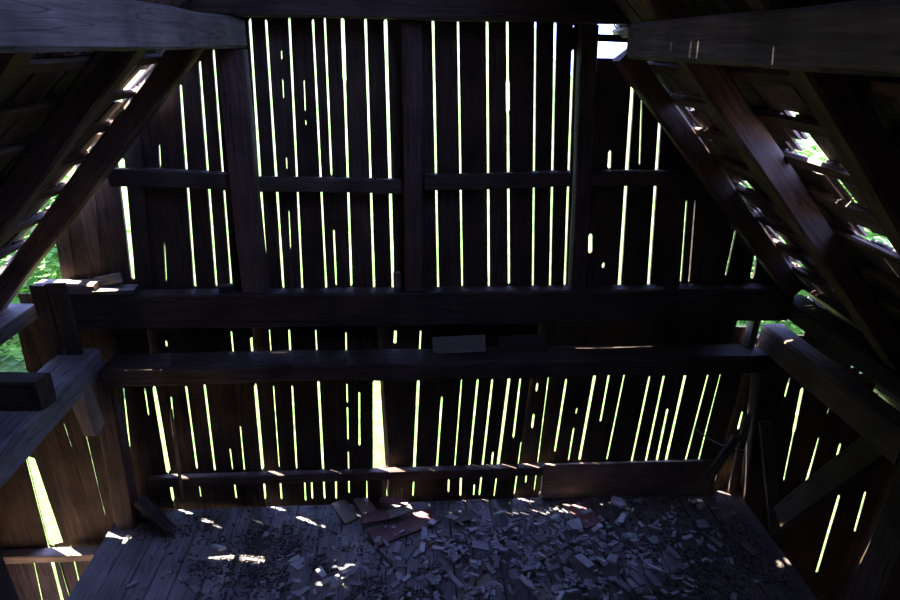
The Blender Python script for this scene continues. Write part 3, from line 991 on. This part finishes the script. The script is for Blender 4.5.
# ------------------------------------------------------------------ rest of the barn shell
def shell_wall(name, x, y0, y1, z0, ztop, label, light_opening=None):
    vs, fs, tones = [], [], []
    y = y0
    while y < y1:
        w = rnd.uniform(.14, .2)
        base = len(vs)
        t = .02
        zlow = light_opening[2] if light_opening and light_opening[0] < y+w/2 < light_opening[1] else z0
        for zz in (zlow, ztop):
            vs += [(x, y, zz), (x+t, y, zz), (x+t, min(y1, y+w+.002), zz), (x, min(y1, y+w+.002), zz)]
        for f in ((0, 1, 5, 4), (1, 2, 6, 5), (2, 3, 7, 6), (3, 0, 4, 7), (4, 5, 6, 7), (3, 2, 1, 0)):
            fs.append(tuple(base+q for q in f))
        tones += [rnd.uniform(.7, 1.2)]*6
        y += w
    o = link_mesh(name, vs, fs, M_WALL, tones)
    tag(o, label, kind='structure')
GZ = E_-6.3
shell_wall('wall_left', -4.02, -4.4, 4.52, GZ, E_-2.55, 'left side wall of boards below the eaves', light_opening=(2.7, 4.0, E_-4.5))  # unseen opening added low at the side to brighten the left gable boards
shell_wall('wall_right', 4.8, -4.4, 4.52, GZ, E_-3.35, 'right side wall of boards below the eaves')
# wall behind the viewer
vs, fs, tones = [], [], []
x = -4.0
while x < 4.8:
    w = rnd.uniform(.15, .22)
    x1 = min(4.8, x+w)
    base = len(vs)
    for (xx, zz, yy) in ((x, GZ, -4.4), (x1, GZ, -4.4), (x1, roof_z(x1)+.02, -4.4), (x, roof_z(x)+.02, -4.4)):
        vs.append((xx, yy, zz))
    for (xx, zz, yy) in ((x, GZ, -4.42), (x1, GZ, -4.42), (x1, roof_z(x1)+.02, -4.42), (x, roof_z(x)+.02, -4.42)):
        vs.append((xx, yy, zz))
    for f in ((0, 1, 2, 3), (7, 6, 5, 4), (0, 4, 5, 1), (1, 5, 6, 2), (2, 6, 7, 3), (3, 7, 4, 0)):
        fs.append(tuple(base+q for q in f))
    tones += [rnd.uniform(.7, 1.2)]*6
    x = x1
wf = link_mesh('wall_front', vs, fs, M_WALL, tones)
tag(wf, 'gable wall of boards behind the viewer', kind='structure')

# unseen earth under the loft, its tone set for the light bounced up
vs, fs = [], []
for i in range(21):
    for j in range(21):
        xx, yy = -4.0+8.8*i/20, -4.4+8.9*j/20
        vs.append((xx, yy, GZ+.05+.03*noise.noise(Vector((xx, yy, 2)))))
for i in range(20):
    for j in range(20):
        a = i*21+j
        fs.append((a, a+21, a+22, a+1))
tag(link_mesh('floor_earth', vs, fs, plain('bounce_earth', (.3, .22, .155), .95)), 'unseen earth floor of the storey below the loft, toned for bounced light', kind='structure')
beam('ridge_board', (RC, 4.58, EYE+RHALF*RTAN+.06), (RC, -4.4, EYE+RHALF*RTAN+.06), .42, .04, M_DARK,
     'ridge board capping the roof', 'board', wob=.005)

# ------------------------------------------------------------------ outside
def ground():
    vs, fs = [], []
    N = 40
    for i in range(N+1):
        for j in range(N+1):
            x = -60+120*i/N; y = -20+110*j/N
            q = x/max(y, 1); t = min(1, max(0, (.27-q)/.1))
            z = GZ + max(0, (y-9))*(.03+.1*t*t*(3-2*t)) + .15*noise.noise(Vector((x*.2, y*.2, 0)))
            if -5 < x < 5 and -6 < y < 6: z = min(z, GZ)
            vs.append((x, y, z))
    for i in range(N):
        for j in range(N):
            a = i*(N+1)+j
            fs.append((a, a+N+1, a+N+2, a+1))
    o = link_mesh('ground', vs, fs, M_GRASS)
    tag(o, 'sunny green meadow outside the barn', kind='structure')
ground()

def leafy(name, c, rx, ry, rz, n, label, cat, group=None, trunk=None, seed=1):
    r = random.Random(seed)
    root = bpy.data.objects.new(name, None); COL.objects.link(root)
    root.location = c
    tag(root, label, cat, group)
    vs, fs, tones = [], [], []
    for k in range(n):
        d = Vector((r.gauss(0, 1), r.gauss(0, 1), r.gauss(0, 1))).normalized()
        q = r.uniform(.55, 1.0)
        lump = 1+.3*noise.noise(d*2.3+Vector((seed, 0, 0)))
        p = Vector((d.x*rx*q*lump, d.y*ry*q*lump, rz+d.z*rz*q*lump*.95))
        s = r.uniform(.08, .16)*(1.3 if rz > 3 else 1)
        R = Matrix.Rotation(r.uniform(0, 6.28), 3, 'Z') @ Matrix.Rotation(r.uniform(-1.2, 1.2), 3, 'X')
        base = len(vs)
        for v in ((-s, 0, 0), (0, -s*.5, 0), (s, 0, .02), (0, s*.5, 0)):
            vs.append(p+R @ Vector(v))
        fs.append((base, base+1, base+2, base+3)); tones.append(r.random())
    link_mesh('foliage', vs, fs, M_LEAF, tones, parent=root)
    L = rz*1.1
    tv, tf = beam_mesh(L, .12, .12, wob=.02, seg=6, chamfer=.28)
    o = link_mesh('trunk', [(v[1], v[2], v[0]) for v in tv], [f[::-1] for f in tf], M_BARK, parent=root)
leafy('shrub', (-8.2, 11.4, GZ), 2.3, 1.6, 2.7, 7000, 'green leafy shrub outside the far left gap under the rafter', 'shrub', seed=3)
leafy('shrub', (8.3, 11.6, GZ), 1.9, 1.5, 2.5, 5000, 'green leafy shrub outside the opening between the right plates', 'shrub', seed=5)

# ------------------------------------------------------------------ light
az = math.radians(58.0); el = math.radians(70.0)
to_sun = Vector((-math.sin(az)*math.cos(el), math.cos(az)*math.cos(el), math.sin(el)))
sun = bpy.data.lights.new('sun', 'SUN'); sun.energy = 26.0; sun.angle = math.radians(.53); sun.color = (1.0, .95, .86)
so = bpy.data.objects.new('sun', sun); COL.objects.link(so)
so.rotation_euler = to_sun.to_track_quat('Z', 'Y').to_euler()
so.location = to_sun*30
w = bpy.data.worlds.new('sky'); scene.world = w; w.use_nodes = True
n = w.node_tree.nodes; l = w.node_tree.links; n.clear()
wo = n.new('ShaderNodeOutputWorld'); bg = n.new('ShaderNodeBackground')
bg.inputs[0].default_value = (.3, .4, 1.0, 1); bg.inputs[1].default_value = 5.0
l.new(bg.outputs[0], wo.inputs[0])

scene.view_settings.view_transform = 'Standard'
scene.view_settings.look = 'None'
scene.view_settings.exposure = 1.0
scene.view_settings.gamma = 1.0
scene.view_settings.use_curve_mapping = False
